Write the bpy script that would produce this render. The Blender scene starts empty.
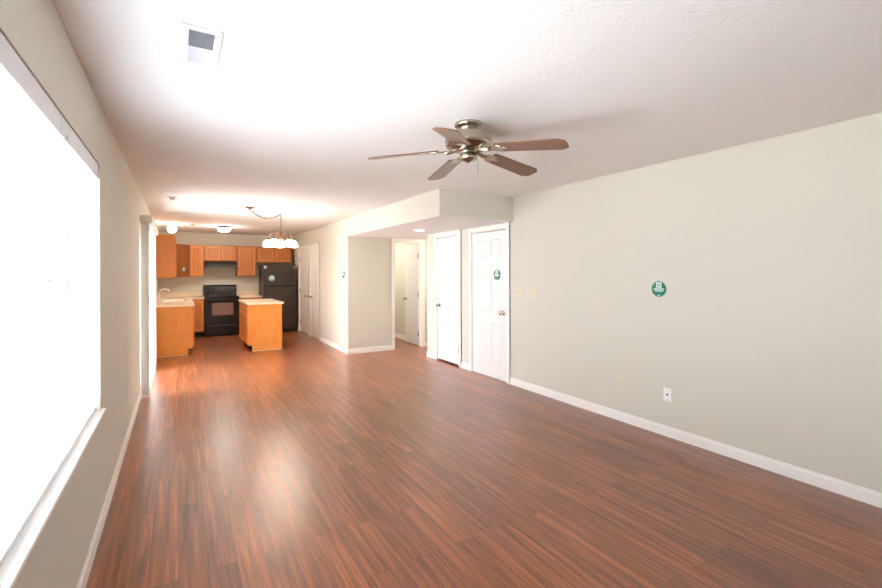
import bpy, bmesh, math, random
from mathutils import Vector, Matrix
PI = math.pi
rnd = random.Random(7)
S = bpy.context.scene
C = S.collection

# ------------------------------------------------------------------ camera
F_PX, HORIZON, YAW, ROLL, CAM_H = 438.462, 272.502, 30.9414, -0.1865, 1.4624
cam_data = bpy.data.cameras.new('camera')
cam = bpy.data.objects.new('camera', cam_data)
C.objects.link(cam)
cam_data.sensor_width = 36.0
cam_data.sensor_fit = 'HORIZONTAL'
cam_data.lens = F_PX / 882 * 36.0
cam_data.shift_y = (HORIZON - 294) / 882
cam_data.clip_start = 0.05
cam.matrix_world = (Matrix.Translation((0, 0, CAM_H)) @ Matrix.Rotation(math.radians(-YAW), 4, 'Z')
                    @ Matrix.Rotation(PI / 2, 4, 'X') @ Matrix.Rotation(math.radians(ROLL), 4, 'Z'))
S.camera = cam

# ------------------------------------------------------------------ sky, daylight, exposure
S.view_settings.view_transform = 'Standard'
S.view_settings.look = 'None'
S.view_settings.gamma = 1.0
S.view_settings.use_curve_mapping = False
S.view_settings.exposure = 1.62
try:
    S.cycles.max_bounces = 14
    S.cycles.diffuse_bounces = 9
    S.cycles.transmission_bounces = 8
    S.cycles.transparent_max_bounces = 12
    S.cycles.sample_clamp_indirect = 6.0
    S.cycles.use_denoising = True
except Exception:
    pass
world = bpy.data.worlds.new('overcast_sky')
S.world = world
world.use_nodes = True
bg = world.node_tree.nodes['Background']
bg.inputs[0].default_value = (0.87, 0.94, 1.06, 1)
bg.inputs[1].default_value = 9.0


def portal(name, loc, rot, sx, sy):
    l = bpy.data.lights.new(name, 'AREA')
    l.shape = 'RECTANGLE'
    l.size, l.size_y = sx, sy
    l.cycles.is_portal = True
    o = bpy.data.objects.new(name, l)
    o.location, o.rotation_euler = loc, rot
    C.objects.link(o)


sun_data = bpy.data.lights.new('sun', 'SUN')
sun_data.energy = 12.0
sun_data.angle = math.radians(1.0)
sun_data.color = (1.0, 0.98, 0.95)
sun = bpy.data.objects.new('sun', sun_data)
sun.rotation_euler = (0, math.radians(38), math.radians(-10))
C.objects.link(sun)
portal('window_daylight', (-0.56, 1.768, 1.38), (0, -PI / 2, 0), 1.43, 2.80)
portal('patio_door_daylight', (-0.56, 7.175, 1.03), (0, -PI / 2, 0), 2.05, 1.85)

# ------------------------------------------------------------------ materials
M = {}


def srgb(r, g, b):
    def f(c):
        c /= 255
        return c / 12.92 if c <= 0.04045 else ((c + 0.055) / 1.055) ** 2.4
    return (f(r), f(g), f(b), 1)


def mat(name, col, rough=0.5, metal=0.0, spec=0.5, bump=0.0, bscale=200.0, vary=0.0, vscale=3.0, coat=0.0):
    m = bpy.data.materials.new(name)
    m.use_nodes = True
    nt = m.node_tree
    b = nt.nodes['Principled BSDF']
    b.inputs['Base Color'].default_value = col
    b.inputs['Roughness'].default_value = rough
    b.inputs['Metallic'].default_value = metal
    b.inputs['Specular IOR Level'].default_value = spec
    b.inputs['Coat Weight'].default_value = coat
    tc = nt.nodes.new('ShaderNodeTexCoord')
    if bump:
        n = nt.nodes.new('ShaderNodeTexNoise')
        n.inputs['Scale'].default_value = bscale
        n.inputs['Detail'].default_value = 4
        nt.links.new(tc.outputs['Object'], n.inputs['Vector'])
        bp = nt.nodes.new('ShaderNodeBump')
        bp.inputs['Strength'].default_value = bump
        bp.inputs['Distance'].default_value = 0.004
        nt.links.new(n.outputs[0], bp.inputs['Height'])
        nt.links.new(bp.outputs[0], b.inputs['Normal'])
    if vary:
        n = nt.nodes.new('ShaderNodeTexNoise')
        n.inputs['Scale'].default_value = vscale
        n.inputs['Detail'].default_value = 5
        nt.links.new(tc.outputs['Object'], n.inputs['Vector'])
        mx = nt.nodes.new('ShaderNodeMix')
        mx.data_type = 'RGBA'
        mx.inputs[6].default_value = tuple(c * (1 - vary) for c in col[:3]) + (1,)
        mx.inputs[7].default_value = tuple(min(1, c * (1 + vary)) for c in col[:3]) + (1,)
        nt.links.new(n.outputs[0], mx.inputs[0])
        nt.links.new(mx.outputs[2], b.inputs['Base Color'])
    M[name] = m
    return m


def wood(name, c0, c1, scale=(14, 14, 1.2), rough=0.35, axis_noise=6.0):
    """streaky grain along the object's z axis (or whichever axis has the small scale)"""
    m = mat(name, c0, rough)
    nt = m.node_tree
    b = nt.nodes['Principled BSDF']
    tc = nt.nodes.new('ShaderNodeTexCoord')
    mp = nt.nodes.new('ShaderNodeMapping')
    mp.inputs['Scale'].default_value = scale
    n = nt.nodes.new('ShaderNodeTexNoise')
    n.inputs['Scale'].default_value = axis_noise
    n.inputs['Detail'].default_value = 6
    n.inputs['Distortion'].default_value = 0.6
    r = nt.nodes.new('ShaderNodeValToRGB')
    r.color_ramp.elements[0].position = 0.32
    r.color_ramp.elements[0].color = c1
    r.color_ramp.elements[1].position = 0.68
    r.color_ramp.elements[1].color = c0
    nt.links.new(tc.outputs['Object'], mp.inputs[0])
    nt.links.new(mp.outputs[0], n.inputs['Vector'])
    nt.links.new(n.outputs[0], r.inputs[0])
    nt.links.new(r.outputs[0], b.inputs['Base Color'])
    return m


def emit(name, col, strength):
    m = bpy.data.materials.new(name)
    m.use_nodes = True
    b = m.node_tree.nodes['Principled BSDF']
    b.inputs['Base Color'].default_value = (0.9, 0.88, 0.84, 1)
    b.inputs['Roughness'].default_value = 0.3
    b.inputs['Emission Color'].default_value = col
    b.inputs['Emission Strength'].default_value = strength
    M[name] = m
    return m


mat('wall_paint', srgb(214, 211, 199), 0.75, spec=0.25, bump=0.12, bscale=260)
mat('ceiling_paint', srgb(238, 237, 236), 0.9, spec=0.1, bump=0.7, bscale=70)
mat('trim_white', srgb(246, 244, 240), 0.32)
mat('door_white', srgb(234, 233, 231), 0.35)
wood('oak', srgb(222, 148, 80), srgb(204, 124, 60))
wood('oak_frame', srgb(188, 114, 58), srgb(164, 94, 44))  # darker than the doors, painting in the shadow lines around them
wood('oak_inset', srgb(206, 130, 68), srgb(186, 110, 52))
wood('oak_dark', srgb(160, 98, 54), srgb(136, 80, 42))  # door tone of the corner cabinet, darker than the other doors
wood('oak_panel', srgb(228, 152, 76), srgb(216, 136, 62), scale=(5, 5, 1.0))
mat('oak_edge', srgb(226, 190, 140), 0.5)
mat('toe_black', srgb(38, 26, 20), 0.6)  # recess shadow under the cabinets put into the board colour
mat('laminate', srgb(232, 214, 190), 0.35, vary=0.06, vscale=60)
mat('black_enamel', srgb(34, 32, 33), 0.2, vary=0.1, vscale=30)
mat('black_textured', srgb(62, 52, 46), 0.36, bump=0.25, bscale=350)
mat('black_glass', srgb(12, 12, 14), 0.04)
mat('oven_glass', srgb(138, 110, 100), 0.08)  # reflection on the oven window painted in as a pale base colour
mat('dark_grey', srgb(60, 58, 58), 0.35)
mat('nickel', srgb(196, 190, 178), 0.22, metal=1.0)
mat('antique_nickel', srgb(178, 168, 150), 0.24, metal=1.0)
mat('bronze', srgb(104, 76, 58), 0.38, metal=0.6)
mat('chrome', srgb(225, 225, 228), 0.08, metal=1.0)
mat('sink_enamel', srgb(240, 236, 228), 0.2)
mat('ivory', srgb(220, 212, 190), 0.4)
mat('plate_white', srgb(246, 245, 242), 0.35)
mat('slot_dark', srgb(70, 62, 54), 0.6)
mat('vent_white', srgb(244, 244, 246), 0.45)
mat('vent_slat', srgb(206, 206, 212), 0.5)
mat('vent_dark', srgb(95, 95, 100), 0.8)
mat('green', srgb(22, 140, 104), 0.45)
mat('mint', srgb(172, 214, 196), 0.5)
mat('sage', srgb(104, 146, 128), 0.5)
mat('muted_green', srgb(40, 104, 84), 0.5)
mat('sticker_white', srgb(236, 244, 238), 0.5)
mat('sash_white', srgb(240, 240, 240), 0.4)
mat('patio_concrete', srgb(205, 202, 196), 0.9, vary=0.08, vscale=2)
mat('post_blue', srgb(70, 78, 110), 0.6)
wood('blade_wood', srgb(128, 88, 62), srgb(98, 64, 46), scale=(1.4, 16, 16), rough=0.3)
emit('lamp_glass', (1.0, 0.82, 0.66, 1), 12.0)
emit('globe_glass', (1.0, 0.84, 0.62, 1), 24.0)
emit('dome_glass', (1.0, 0.93, 0.82, 1), 40.0)
emit('room_lamp_glass', (1.0, 0.93, 0.82, 1), 45.0)
emit('downlight_glow', (1.0, 0.93, 0.82, 1), 20.0)


def translucent(name, col, fac):
    m = bpy.data.materials.new(name)
    m.use_nodes = True
    nt = m.node_tree
    nt.nodes.remove(nt.nodes['Principled BSDF'])
    d = nt.nodes.new('ShaderNodeBsdfDiffuse')
    t = nt.nodes.new('ShaderNodeBsdfTranslucent')
    d.inputs[0].default_value = col
    t.inputs[0].default_value = col
    mx = nt.nodes.new('ShaderNodeMixShader')
    mx.inputs[0].default_value = fac
    nt.links.new(d.outputs[0], mx.inputs[1])
    nt.links.new(t.outputs[0], mx.inputs[2])
    nt.links.new(mx.outputs[0], nt.nodes['Material Output'].inputs[0])
    M[name] = m


translucent('slat_white', (0.86, 0.86, 0.86, 1), 0.05)
translucent('vane_white', (0.86, 0.85, 0.81, 1), 0.28)


def pane_glass():
    m = bpy.data.materials.new('pane_glass')
    m.use_nodes = True
    nt = m.node_tree
    nt.nodes.remove(nt.nodes['Principled BSDF'])
    t = nt.nodes.new('ShaderNodeBsdfTransparent')
    t.inputs[0].default_value = (0.97, 0.98, 0.98, 1)
    g = nt.nodes.new('ShaderNodeBsdfGlossy')
    g.inputs['Roughness'].default_value = 0.02
    mx = nt.nodes.new('ShaderNodeMixShader')
    mx.inputs[0].default_value = 0.05
    nt.links.new(t.outputs[0], mx.inputs[1])
    nt.links.new(g.outputs[0], mx.inputs[2])
    nt.links.new(mx.outputs[0], nt.nodes['Material Output'].inputs[0])
    M['pane_glass'] = m


pane_glass()


def floor_mat():
    m = mat('floor_planks', srgb(130, 74, 48), 0.3)
    nt = m.node_tree
    b = nt.nodes['Principled BSDF']
    L = nt.links.new
    geo = nt.nodes.new('ShaderNodeNewGeometry')
    sep = nt.nodes.new('ShaderNodeSeparateXYZ')
    L(geo.outputs['Position'], sep.inputs[0])
    com = nt.nodes.new('ShaderNodeCombineXYZ')           # bricks run along world y
    L(sep.outputs[1], com.inputs[0])
    L(sep.outputs[0], com.inputs[1])
    br = nt.nodes.new('ShaderNodeTexBrick')
    br.offset = 0.37
    br.inputs['Scale'].default_value = 1.0
    br.inputs['Brick Width'].default_value = 1.22
    br.inputs['Row Height'].default_value = 0.127
    br.inputs['Mortar Size'].default_value = 0.0012
    br.inputs['Mortar Smooth'].default_value = 0.2
    br.inputs['Color1'].default_value = (0.0, 0.0, 0.0, 1)
    br.inputs['Color2'].default_value = (1, 1, 1, 1)
    br.inputs['Mortar'].default_value = (0.2, 0.2, 0.2, 1)
    L(com.outputs[0], br.inputs['Vector'])
    # per-plank shift of the grain
    sc = nt.nodes.new('ShaderNodeVectorMath')
    sc.operation = 'MULTIPLY'
    sc.inputs[1].default_value = (1.3, 32.0, 1)
    L(com.outputs[0], sc.inputs[0])
    add = nt.nodes.new('ShaderNodeVectorMath')
    add.operation = 'MULTIPLY_ADD'
    add.inputs[1].default_value = (7, 0, 13)
    L(br.outputs['Color'], add.inputs[0])
    L(sc.outputs[0], add.inputs[2])
    n1 = nt.nodes.new('ShaderNodeTexNoise')
    n1.inputs['Scale'].default_value = 1.0
    n1.inputs['Detail'].default_value = 7
    n1.inputs['Roughness'].default_value = 0.62
    n1.inputs['Distortion'].default_value = 0.5
    L(add.outputs[0], n1.inputs['Vector'])
    ramp = nt.nodes.new('ShaderNodeValToRGB')
    e = ramp.color_ramp.elements
    e[0].position = 0.30
    e[0].color = srgb(84, 45, 24)
    e[1].position = 0.72
    e[1].color = srgb(188, 112, 66)
    k = e.new(0.5)
    k.color = srgb(138, 79, 45)
    L(n1.outputs[0], ramp.inputs[0])
    pl = nt.nodes.new('ShaderNodeMapRange')
    pl.inputs[3].default_value = 0.80
    pl.inputs[4].default_value = 1.16
    L(br.outputs['Color'], pl.inputs[0])
    mul = nt.nodes.new('ShaderNodeMix')
    mul.data_type = 'RGBA'
    mul.blend_type = 'MULTIPLY'
    mul.inputs[0].default_value = 1.0
    L(ramp.outputs[0], mul.inputs[6])
    L(pl.outputs[0], mul.inputs[7])
    dk = nt.nodes.new('ShaderNodeMix')
    dk.data_type = 'RGBA'
    dk.inputs[7].default_value = srgb(60, 34, 24)
    L(br.outputs['Fac'], dk.inputs[0])
    L(mul.outputs[2], dk.inputs[6])
    L(dk.outputs[2], b.inputs['Base Color'])
    rr = nt.nodes.new('ShaderNodeMapRange')
    rr.inputs[3].default_value = 0.27
    rr.inputs[4].default_value = 0.42
    L(n1.outputs[0], rr.inputs[0])
    L(rr.outputs[0], b.inputs['Roughness'])
    b.inputs['Specular IOR Level'].default_value = 0.5
    b.inputs['Coat Weight'].default_value = 0.55
    b.inputs['Coat Roughness'].default_value = 0.3
    bp = nt.nodes.new('ShaderNodeBump')
    bp.inputs['Strength'].default_value = 0.12
    bp.inputs['Distance'].default_value = 0.002
    L(n1.outputs[0], bp.inputs['Height'])
    L(bp.outputs[0], b.inputs['Normal'])


floor_mat()


# ------------------------------------------------------------------ mesh helpers
def box(bm, x0, x1, y0, y1, z0, z1, bev=0.0, seg=2):
    t = bmesh.new()
    bmesh.ops.create_cube(t, size=1)
    for v in t.verts:
        v.co = Vector((x0 + (v.co.x + .5) * (x1 - x0), y0 + (v.co.y + .5) * (y1 - y0), z0 + (v.co.z + .5) * (z1 - z0)))
    if bev:
        bmesh.ops.bevel(t, geom=t.edges[:], offset=bev, segments=seg, profile=0.5, affect='EDGES')
    merge(bm, t)


def merge(bm, t, mtx=None):
    if mtx is not None:
        bmesh.ops.transform(t, matrix=mtx, verts=t.verts[:])
    mp = {v: bm.verts.new(v.co) for v in t.verts}
    for f in t.faces:
        try:
            nf = bm.faces.new([mp[v] for v in f.verts])
            nf.smooth = f.smooth
        except ValueError:
            pass
    t.free()


def lathe(bm, prof, c=(0, 0, 0), n=24, mtx=None):
    """prof: list of (r, z); revolve about z at c"""
    t = bmesh.new()
    rings = []
    for r, z in prof:
        if r < 1e-6:
            rings.append([t.verts.new((0, 0, z))])
        else:
            rings.append([t.verts.new((r * math.cos(2 * PI * k / n), r * math.sin(2 * PI * k / n), z)) for k in range(n)])
    for a, b in zip(rings, rings[1:]):
        for k in range(n):
            k2 = (k + 1) % n
            if len(a) == 1 and len(b) == 1:
                continue
            if len(a) == 1:
                f = t.faces.new((a[0], b[k2], b[k]))
            elif len(b) == 1:
                f = t.faces.new((a[k], a[k2], b[0]))
            else:
                f = t.faces.new((a[k], a[k2], b[k2], b[k]))
            f.smooth = True
    mm = Matrix.Translation(c)
    if mtx is not None:
        mm = mm @ mtx
    merge(bm, t, mm)


def tube(bm, pts, r, n=8, cap=True):
    pts = [Vector(p) for p in pts]
    rs = r if isinstance(r, (list, tuple)) else [r] * len(pts)
    rings = []
    up = None
    for i, p in enumerate(pts):
        d = (pts[min(i + 1, len(pts) - 1)] - pts[max(i - 1, 0)]).normalized()
        if up is None:
            up = Vector((0, 0, 1)) if abs(d.z) < .9 else Vector((1, 0, 0))
        a = d.cross(up).normalized()
        up = a.cross(d).normalized()
        rings.append([bm.verts.new(p + (a * math.cos(2 * PI * k / n) + up * math.sin(2 * PI * k / n)) * rs[i]) for k in range(n)])
    for a, b in zip(rings, rings[1:]):
        for k in range(n):
            f = bm.faces.new((a[k], a[(k + 1) % n], b[(k + 1) % n], b[k]))
            f.smooth = True
    if cap:
        bm.faces.new(rings[0][::-1])
        bm.faces.new(rings[-1])


def prism(bm, poly, z0, z1, bev=0.0):
    t = bmesh.new()
    a = [t.verts.new((x, y, z0)) for x, y in poly]
    b = [t.verts.new((x, y, z1)) for x, y in poly]
    t.faces.new(a[::-1])
    t.faces.new(b)
    for i in range(len(poly)):
        j = (i + 1) % len(poly)
        t.faces.new((a[i], a[j], b[j], b[i]))
    bmesh.ops.recalc_face_normals(t, faces=t.faces[:])
    if bev:
        bmesh.ops.bevel(t, geom=t.edges[:], offset=bev, segments=2, profile=0.5, affect='EDGES')
    merge(bm, t)


def panel_slab(bm, w, h, th, panels, z0=0.0, x0=0.0, y0=0.0, groove=0.016, depth=0.007, field=0.022, rise=0.005, both=False):
    """slab whose face (towards -y) carries raised panels; panels = rectangles (px0, px1, pz0, pz1)"""
    def face(ysurf, sgn):
        xs = sorted({0, w} | {p[0] for p in panels} | {p[1] for p in panels})
        zs = sorted({0, h} | {p[2] for p in panels} | {p[3] for p in panels})
        t = bmesh.new()
        g = {(x, z): t.verts.new((x, 0, z)) for x in xs for z in zs}
        pf = []
        for i in range(len(xs) - 1):
            for j in range(len(zs) - 1):
                f = t.faces.new((g[xs[i], zs[j]], g[xs[i + 1], zs[j]], g[xs[i + 1], zs[j + 1]], g[xs[i], zs[j + 1]]))
                cx, cz = (xs[i] + xs[i + 1]) / 2, (zs[j] + zs[j + 1]) / 2
                if any(p[0] < cx < p[1] and p[2] < cz < p[3] for p in panels):
                    pf.append(f)
        for f in pf:
            bmesh.ops.inset_region(t, faces=[f], thickness=groove, depth=-depth)
            if field:
                bmesh.ops.inset_region(t, faces=[f], thickness=field, depth=rise)
        if sgn > 0:
            for v in t.verts:
                v.co.y = -v.co.y
            bmesh.ops.reverse_faces(t, faces=t.faces[:])
        merge(bm, t, Matrix.Translation((x0, ysurf, z0)))
    face(y0, -1)
    if both:
        face(y0 + th, 1)
    t = bmesh.new()
    bmesh.ops.create_cube(t, size=1)
    for v in t.verts:
        v.co = Vector((x0 + (v.co.x + .5) * w, y0 + (v.co.y + .5) * th, z0 + (v.co.z + .5) * h))
    dead = [f for f in t.faces if f.normal.y < -.5 or (both and f.normal.y > .5)]
    bmesh.ops.delete(t, geom=dead, context='FACES_ONLY')
    merge(bm, t)


def obj(name, bm, m, parent=None, label=None, smooth=False):
    me = bpy.data.meshes.new(name)
    bm.normal_update()
    bm.to_mesh(me)
    bm.free()
    me.materials.append(M[m])
    o = bpy.data.objects.new(name, me)
    C.objects.link(o)
    if parent is not None:
        o.parent = parent
    if label:
        o['label'] = label
    if smooth:
        for p in me.polygons:
            p.use_smooth = True
    return o


def tag(o, label, cat, group=None, kind=None):
    o['label'], o['category'] = label, cat
    if group:
        o['group'] = group
    if kind:
        o['kind'] = kind
    return o


def thing(name, label, cat, loc=(0, 0, 0), rotz=0.0, group=None, kind=None):
    o = bpy.data.objects.new(name, None)
    o.empty_display_size = 0.1
    C.objects.link(o)
    o.location = loc
    o.rotation_euler = (0, 0, rotz)
    return tag(o, label, cat, group, kind)


def struct(name, bm, m, label, cat, parent=None):
    o = obj(name, bm, m, parent)
    return tag(o, label, cat, kind='structure')


def copy_thing(o):
    r = o.copy()
    C.objects.link(r)
    for ch in list(o.children):
        c = ch.copy()
        C.objects.link(c)
        c.parent = r
        for g in list(ch.children):
            d = g.copy()
            C.objects.link(d)
            d.parent = c
    return r


def B():
    return bmesh.new()


# ------------------------------------------------------------------ room dimensions
XR, XL, XS = 3.725, -0.386, 2.611
YS, YH, YB, YRC, ZS, ZC = 4.385, 7.608, 12.076, 6.682, 2.127, 2.44
YF = -1.80
WT = 0.14
WIN = (0.365, 3.17, 0.66, 2.09)            # y0, y1, z0, z1
SLD = (6.25, 8.10, 0.0, 2.06)

# ------------------------------------------------------------------ shell
b = B(); box(b, XL - WT, 6.2, YF - WT, YB + WT, -0.06, 0.0)
struct('floor', b, 'floor_planks', 'reddish brown wood plank floor running the length of the room', 'floor')
b = B(); box(b, XL - WT, 6.2, YF - WT, YB + WT, ZC, ZC + 0.12)
struct('ceiling', b, 'ceiling_paint', 'white textured ceiling over the whole room', 'ceiling')


def wall_with_holes(name, axis, c0, c1, a0, a1, holes, z1, label):
    """slab between c0..c1 across, a0..a1 along, holes = (p0, p1, z0, z1)"""
    bm = B()
    def seg(p0, p1, q0, q1):
        if p1 - p0 < 1e-4 or q1 - q0 < 1e-4:
            return
        if axis == 'x':
            box(bm, c0, c1, p0, p1, q0, q1)
        else:
            box(bm, p0, p1, c0, c1, q0, q1)
    cur = a0
    for p0, p1, q0, q1 in sorted(holes):
        seg(cur, p0, 0, z1)
        seg(p0, p1, 0, q0)
        seg(p0, p1, q1, z1)
        cur = p1
    seg(cur, a1, 0, z1)
    return struct(name, bm, 'wall_paint', label, 'wall')


D1 = (4.53, 5.31)      # near white door in right wall (y range)
D2 = (5.68, 6.33)      # far white door in right wall
D3 = (9.49, 10.14)     # near pantry door
D4 = (10.43, 11.21)    # far pantry door
DH = (3.525, 4.115)    # doorway in hall wall (x range)
HD = 2.05
wall_with_holes('wall_left', 'x', XL - WT, XL, YF, YB, [WIN, SLD], ZC, 'long left wall with the blind covered window and patio door')
wall_with_holes('wall_right', 'x', XR, XR + .12, YF, YRC, [(D1[0] - .015, D1[1] + .015, 0, HD), (D2[0] - .015, D2[1] + .015, 0, HD)], ZC, 'long bare right wall holding two white doors')
wall_with_holes('wall_kitchen', 'x', XS, XS + .11, YH + .11, YB, [(D3[0] - .015, D3[1] + .015, 0, HD), (D4[0] - .015, D4[1] + .015, 0, HD)], ZC, 'wall right of the kitchen holding the two narrow pantry doors')
wall_with_holes('wall_hall', 'y', YH, YH + .11, XS, 6.2, [(DH[0], DH[1], 0, HD)], ZC, 'short beige wall facing the room beside the open hall doorway')
wall_with_holes('wall_back', 'y', YB, YB + WT, XL - WT, XS + .11, [], ZC, 'far kitchen wall behind the range and refrigerator')
wall_with_holes('wall_front', 'y', YF - WT, YF, XL - WT, XR + .12, [], ZC, 'plain wall behind the viewer')
wall_with_holes('wall_hall_side', 'y', YRC - .12, YRC, XR + .12, 6.2, [], ZC, 'hallway wall behind the closet doors')
wall_with_holes('wall_hall_end', 'x', 6.08, 6.2, YRC, YH, [], ZC, 'end wall of the hallway')
wall_with_holes('wall_bath_right', 'x', 4.228, 4.34, YH + .11, 10.4, [], ZC, 'beige wall seen through the open hall doorway')
wall_with_holes('wall_bath_back', 'y', 10.4, 10.5, XS + .11, 4.34, [], ZC, 'far wall of the room through the hall doorway')
wall_with_holes('wall_closet_back', 'x', 4.60, 4.70, 4.30, YRC - .12, [], ZC, 'back wall of the closets behind the two white doors')
wall_with_holes('wall_closet_side', 'y', 4.20, 4.30, XR + .12, 4.70, [], ZC, 'side wall of the closets behind the two white doors')
wall_with_holes('wall_pantry_back', 'x', 3.40, 3.50, 10.5, YB + WT, [], ZC, 'back wall of the pantry')
wall_with_holes('wall_pantry_side', 'y', YB, YB + WT, XS + .11, 3.40, [], ZC, 'side wall of the pantry')
b = B()
box(b, XS, XR, YS, YH, ZS, ZC)
box(b, XR, 6.08, YRC, YH, ZS, ZC)
o = struct('soffit', b, 'wall_paint', 'lowered boxed soffit above the alcove with two white doors', 'soffit')
b = B(); box(b, XS + .002, XR, YS + .002, YH, ZS - .004, ZS); box(b, XR, 6.08, YRC, YH, ZS - .004, ZS)
struct('ceiling_alcove', b, 'ceiling_paint', 'lower white ceiling under the soffit', 'ceiling')

# baseboards
BH, BT = 0.092, 0.013


def bb(bm, axis, c, s, a0, a1):
    """baseboard along an axis at wall plane c, protruding to side s"""
    lo, hi = (c, c + s * BT) if s > 0 else (c - BT, c)
    lo2, hi2 = (c, c + s * BT * .55) if s > 0 else (c - BT * .55, c)
    if axis == 'x':
        box(bm, lo, hi, a0, a1, 0, BH * .82, .002, 1)
        box(bm, lo2, hi2, a0, a1, BH * .8, BH, .002, 1)
    else:
        box(bm, a0, a1, lo, hi, 0, BH * .82, .002, 1)
        box(bm, a0, a1, lo2, hi2, BH * .8, BH, .002, 1)


CW = 0.062
b = B(); bb(b, 'x', XL, 1, YF, SLD[0] - .02); bb(b, 'x', XL, 1, SLD[1] + .02, 9.0)
struct('baseboard_left', b, 'trim_white', 'white baseboard along the left wall', 'baseboard')
b = B(); bb(b, 'x', XR, -1, YF, D1[0] - .015 - CW)
bb(b, 'x', XR, -1, D1[1] + .015 + CW, D2[0] - .015 - CW); bb(b, 'x', XR, -1, D2[1] + .015 + CW, YRC + BT)
bb(b, 'y', YRC, 1, XR, 6.08)
struct('baseboard_right', b, 'trim_white', 'white baseboard along the right wall', 'baseboard')
b = B(); bb(b, 'x', XS, -1, YH - BT, D3[0] - .015 - CW); bb(b, 'x', XS, -1, D3[1] + .015 + CW, D4[0] - .015 - CW)
bb(b, 'x', XS, -1, D4[1] + .015 + CW, 11.4)
bb(b, 'y', YH, -1, XS - BT, DH[0] - CW); bb(b, 'y', YH, -1, DH[1] + CW, 6.08)
struct('baseboard_hall', b, 'trim_white', 'white baseboard wrapping the corner beside the hall doorway', 'baseboard')
b = B(); bb(b, 'x', 4.228, -1, YH + .13, 10.4); bb(b, 'y', 10.4, -1, XS + .11, 4.228)
struct('baseboard_bath', b, 'trim_white', 'white baseboard seen through the hall doorway', 'baseboard')
b = B(); bb(b, 'y', YF, 1, XL, XR)
struct('baseboard_front', b, 'trim_white', 'white baseboard behind the viewer', 'baseboard')


def casing(name, axis, c, s, a0, a1, ztop, jamb_to, label):
    """door casing with jamb liner; opening a0..a1, wall plane c, room side s, jamb runs to jamb_to"""
    bm = B()
    t = 0.016 * s
    def bx(p0, p1, q0, q1, z0, z1, bev=.003):
        q0, q1 = min(q0, q1), max(q0, q1)
        if axis == 'x':
            box(bm, q0, q1, p0, p1, z0, z1, bev, 1)
        else:
            box(bm, p0, p1, q0, q1, z0, z1, bev, 1)
    bx(a0 - CW, a0 + .004, c, c + t, 0, ztop + CW)
    bx(a1 - .004, a1 + CW, c, c + t, 0, ztop + CW)
    bx(a0 + .004, a1 - .004, c, c + t, ztop - .004, ztop + CW)
    bx(a0 - CW, a0 - CW + .014, c, c + t * 1.35, 0, ztop + CW)
    bx(a1 + CW - .014, a1 + CW, c, c + t * 1.35, 0, ztop + CW)
    bx(a0 - .001, a0 + .011, c, jamb_to, 0, ztop, 0)
    bx(a1 - .011, a1 + .001, c, jamb_to, 0, ztop, 0)
    bx(a0, a1, c, jamb_to, ztop - .011, ztop + .001, 0)
    return struct(name, bm, 'trim_white', label, 'door trim')


casing('trim_1', 'x', XR, -1, D1[0] - .015, D1[1] + .015, HD, XR + .12, 'white casing around the white door nearest the switches')
casing('trim_2', 'x', XR, -1, D2[0] - .015, D2[1] + .015, HD, XR + .12, 'white casing around the white closet door nearer the hall')
casing('trim_3', 'x', XS, -1, D3[0] - .015, D3[1] + .015, HD, XS + .11, 'white casing around the nearer pantry door')
casing('trim_4', 'x', XS, -1, D4[0] - .015, D4[1] + .015, HD, XS + .11, 'white casing around the pantry door beside the refrigerator')
casing('trim_5', 'y', YH, -1, DH[0], DH[1], HD, YH + .11, 'white casing around the open hall doorway')


def knob_bm(bm, x, z, y=0.0):
    m90 = Matrix.Rotation(PI / 2, 4, 'X')     # z axis -> -y
    lathe(bm, [(0, 0), (.032, 0), (.033, .004), (.028, .009), (.012, .012), (.011, .03), (.018, .036), (.027, .046),
               (.029, .056), (.025, .066), (.013, .071), (0, .072)], (x, y, z), 20, m90)


def six_panels(w, h):
    st, mid = w * .145, w * .13
    pw = (w - 2 * st - mid) / 2
    xs = [(st, st + pw), (st + pw + mid, w - st)]
    zs = [(.2, .2 + .27 * h), (.2 + .27 * h + .15, h - .12 - .115 * h - .10), (h - .12 - .115 * h, h - .12)]
    return [(a, c, z0, z1) for a, c in xs for z0, z1 in zs]


def make_door(name, label, loc, rotz, w, knob_x, hinge_x, gap=.012, knob=True, both=False, hinge_y=-.007, hinge_mat='antique_nickel'):
    h = 2.03
    t = thing(name, label, 'door', loc, rotz, kind='structure')
    bm = B(); panel_slab(bm, w, h - gap, .035, six_panels(w, h), z0=gap, both=both)
    obj('door_leaf', bm, 'door_white', t)
    if knob:
        bm = B(); knob_bm(bm, knob_x, .92)
        if both:
            t2 = B(); knob_bm(t2, knob_x, .92)
            merge(bm, t2, Matrix.Translation((0, .035, 0)) @ Matrix.Scale(-1, 4, (0, 1, 0)))
        obj('door_knob', bm, 'nickel', t, 'brushed nickel round knob')
    for z in (.25, 1.02, 1.80):
        bm = B()
        tube(bm, [(hinge_x, hinge_y, z - .045), (hinge_x, hinge_y, z + .045)], .007)
        box(bm, hinge_x - .011, hinge_x + .011, hinge_y + .002, hinge_y + .006, z - .045, z + .045)
        lathe(bm, [(0, .045), (.008, .046), (.005, .052), (0, .054)], (hinge_x, hinge_y, z), 8)
        obj('hinge', bm, hinge_mat, t)
    return t


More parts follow.
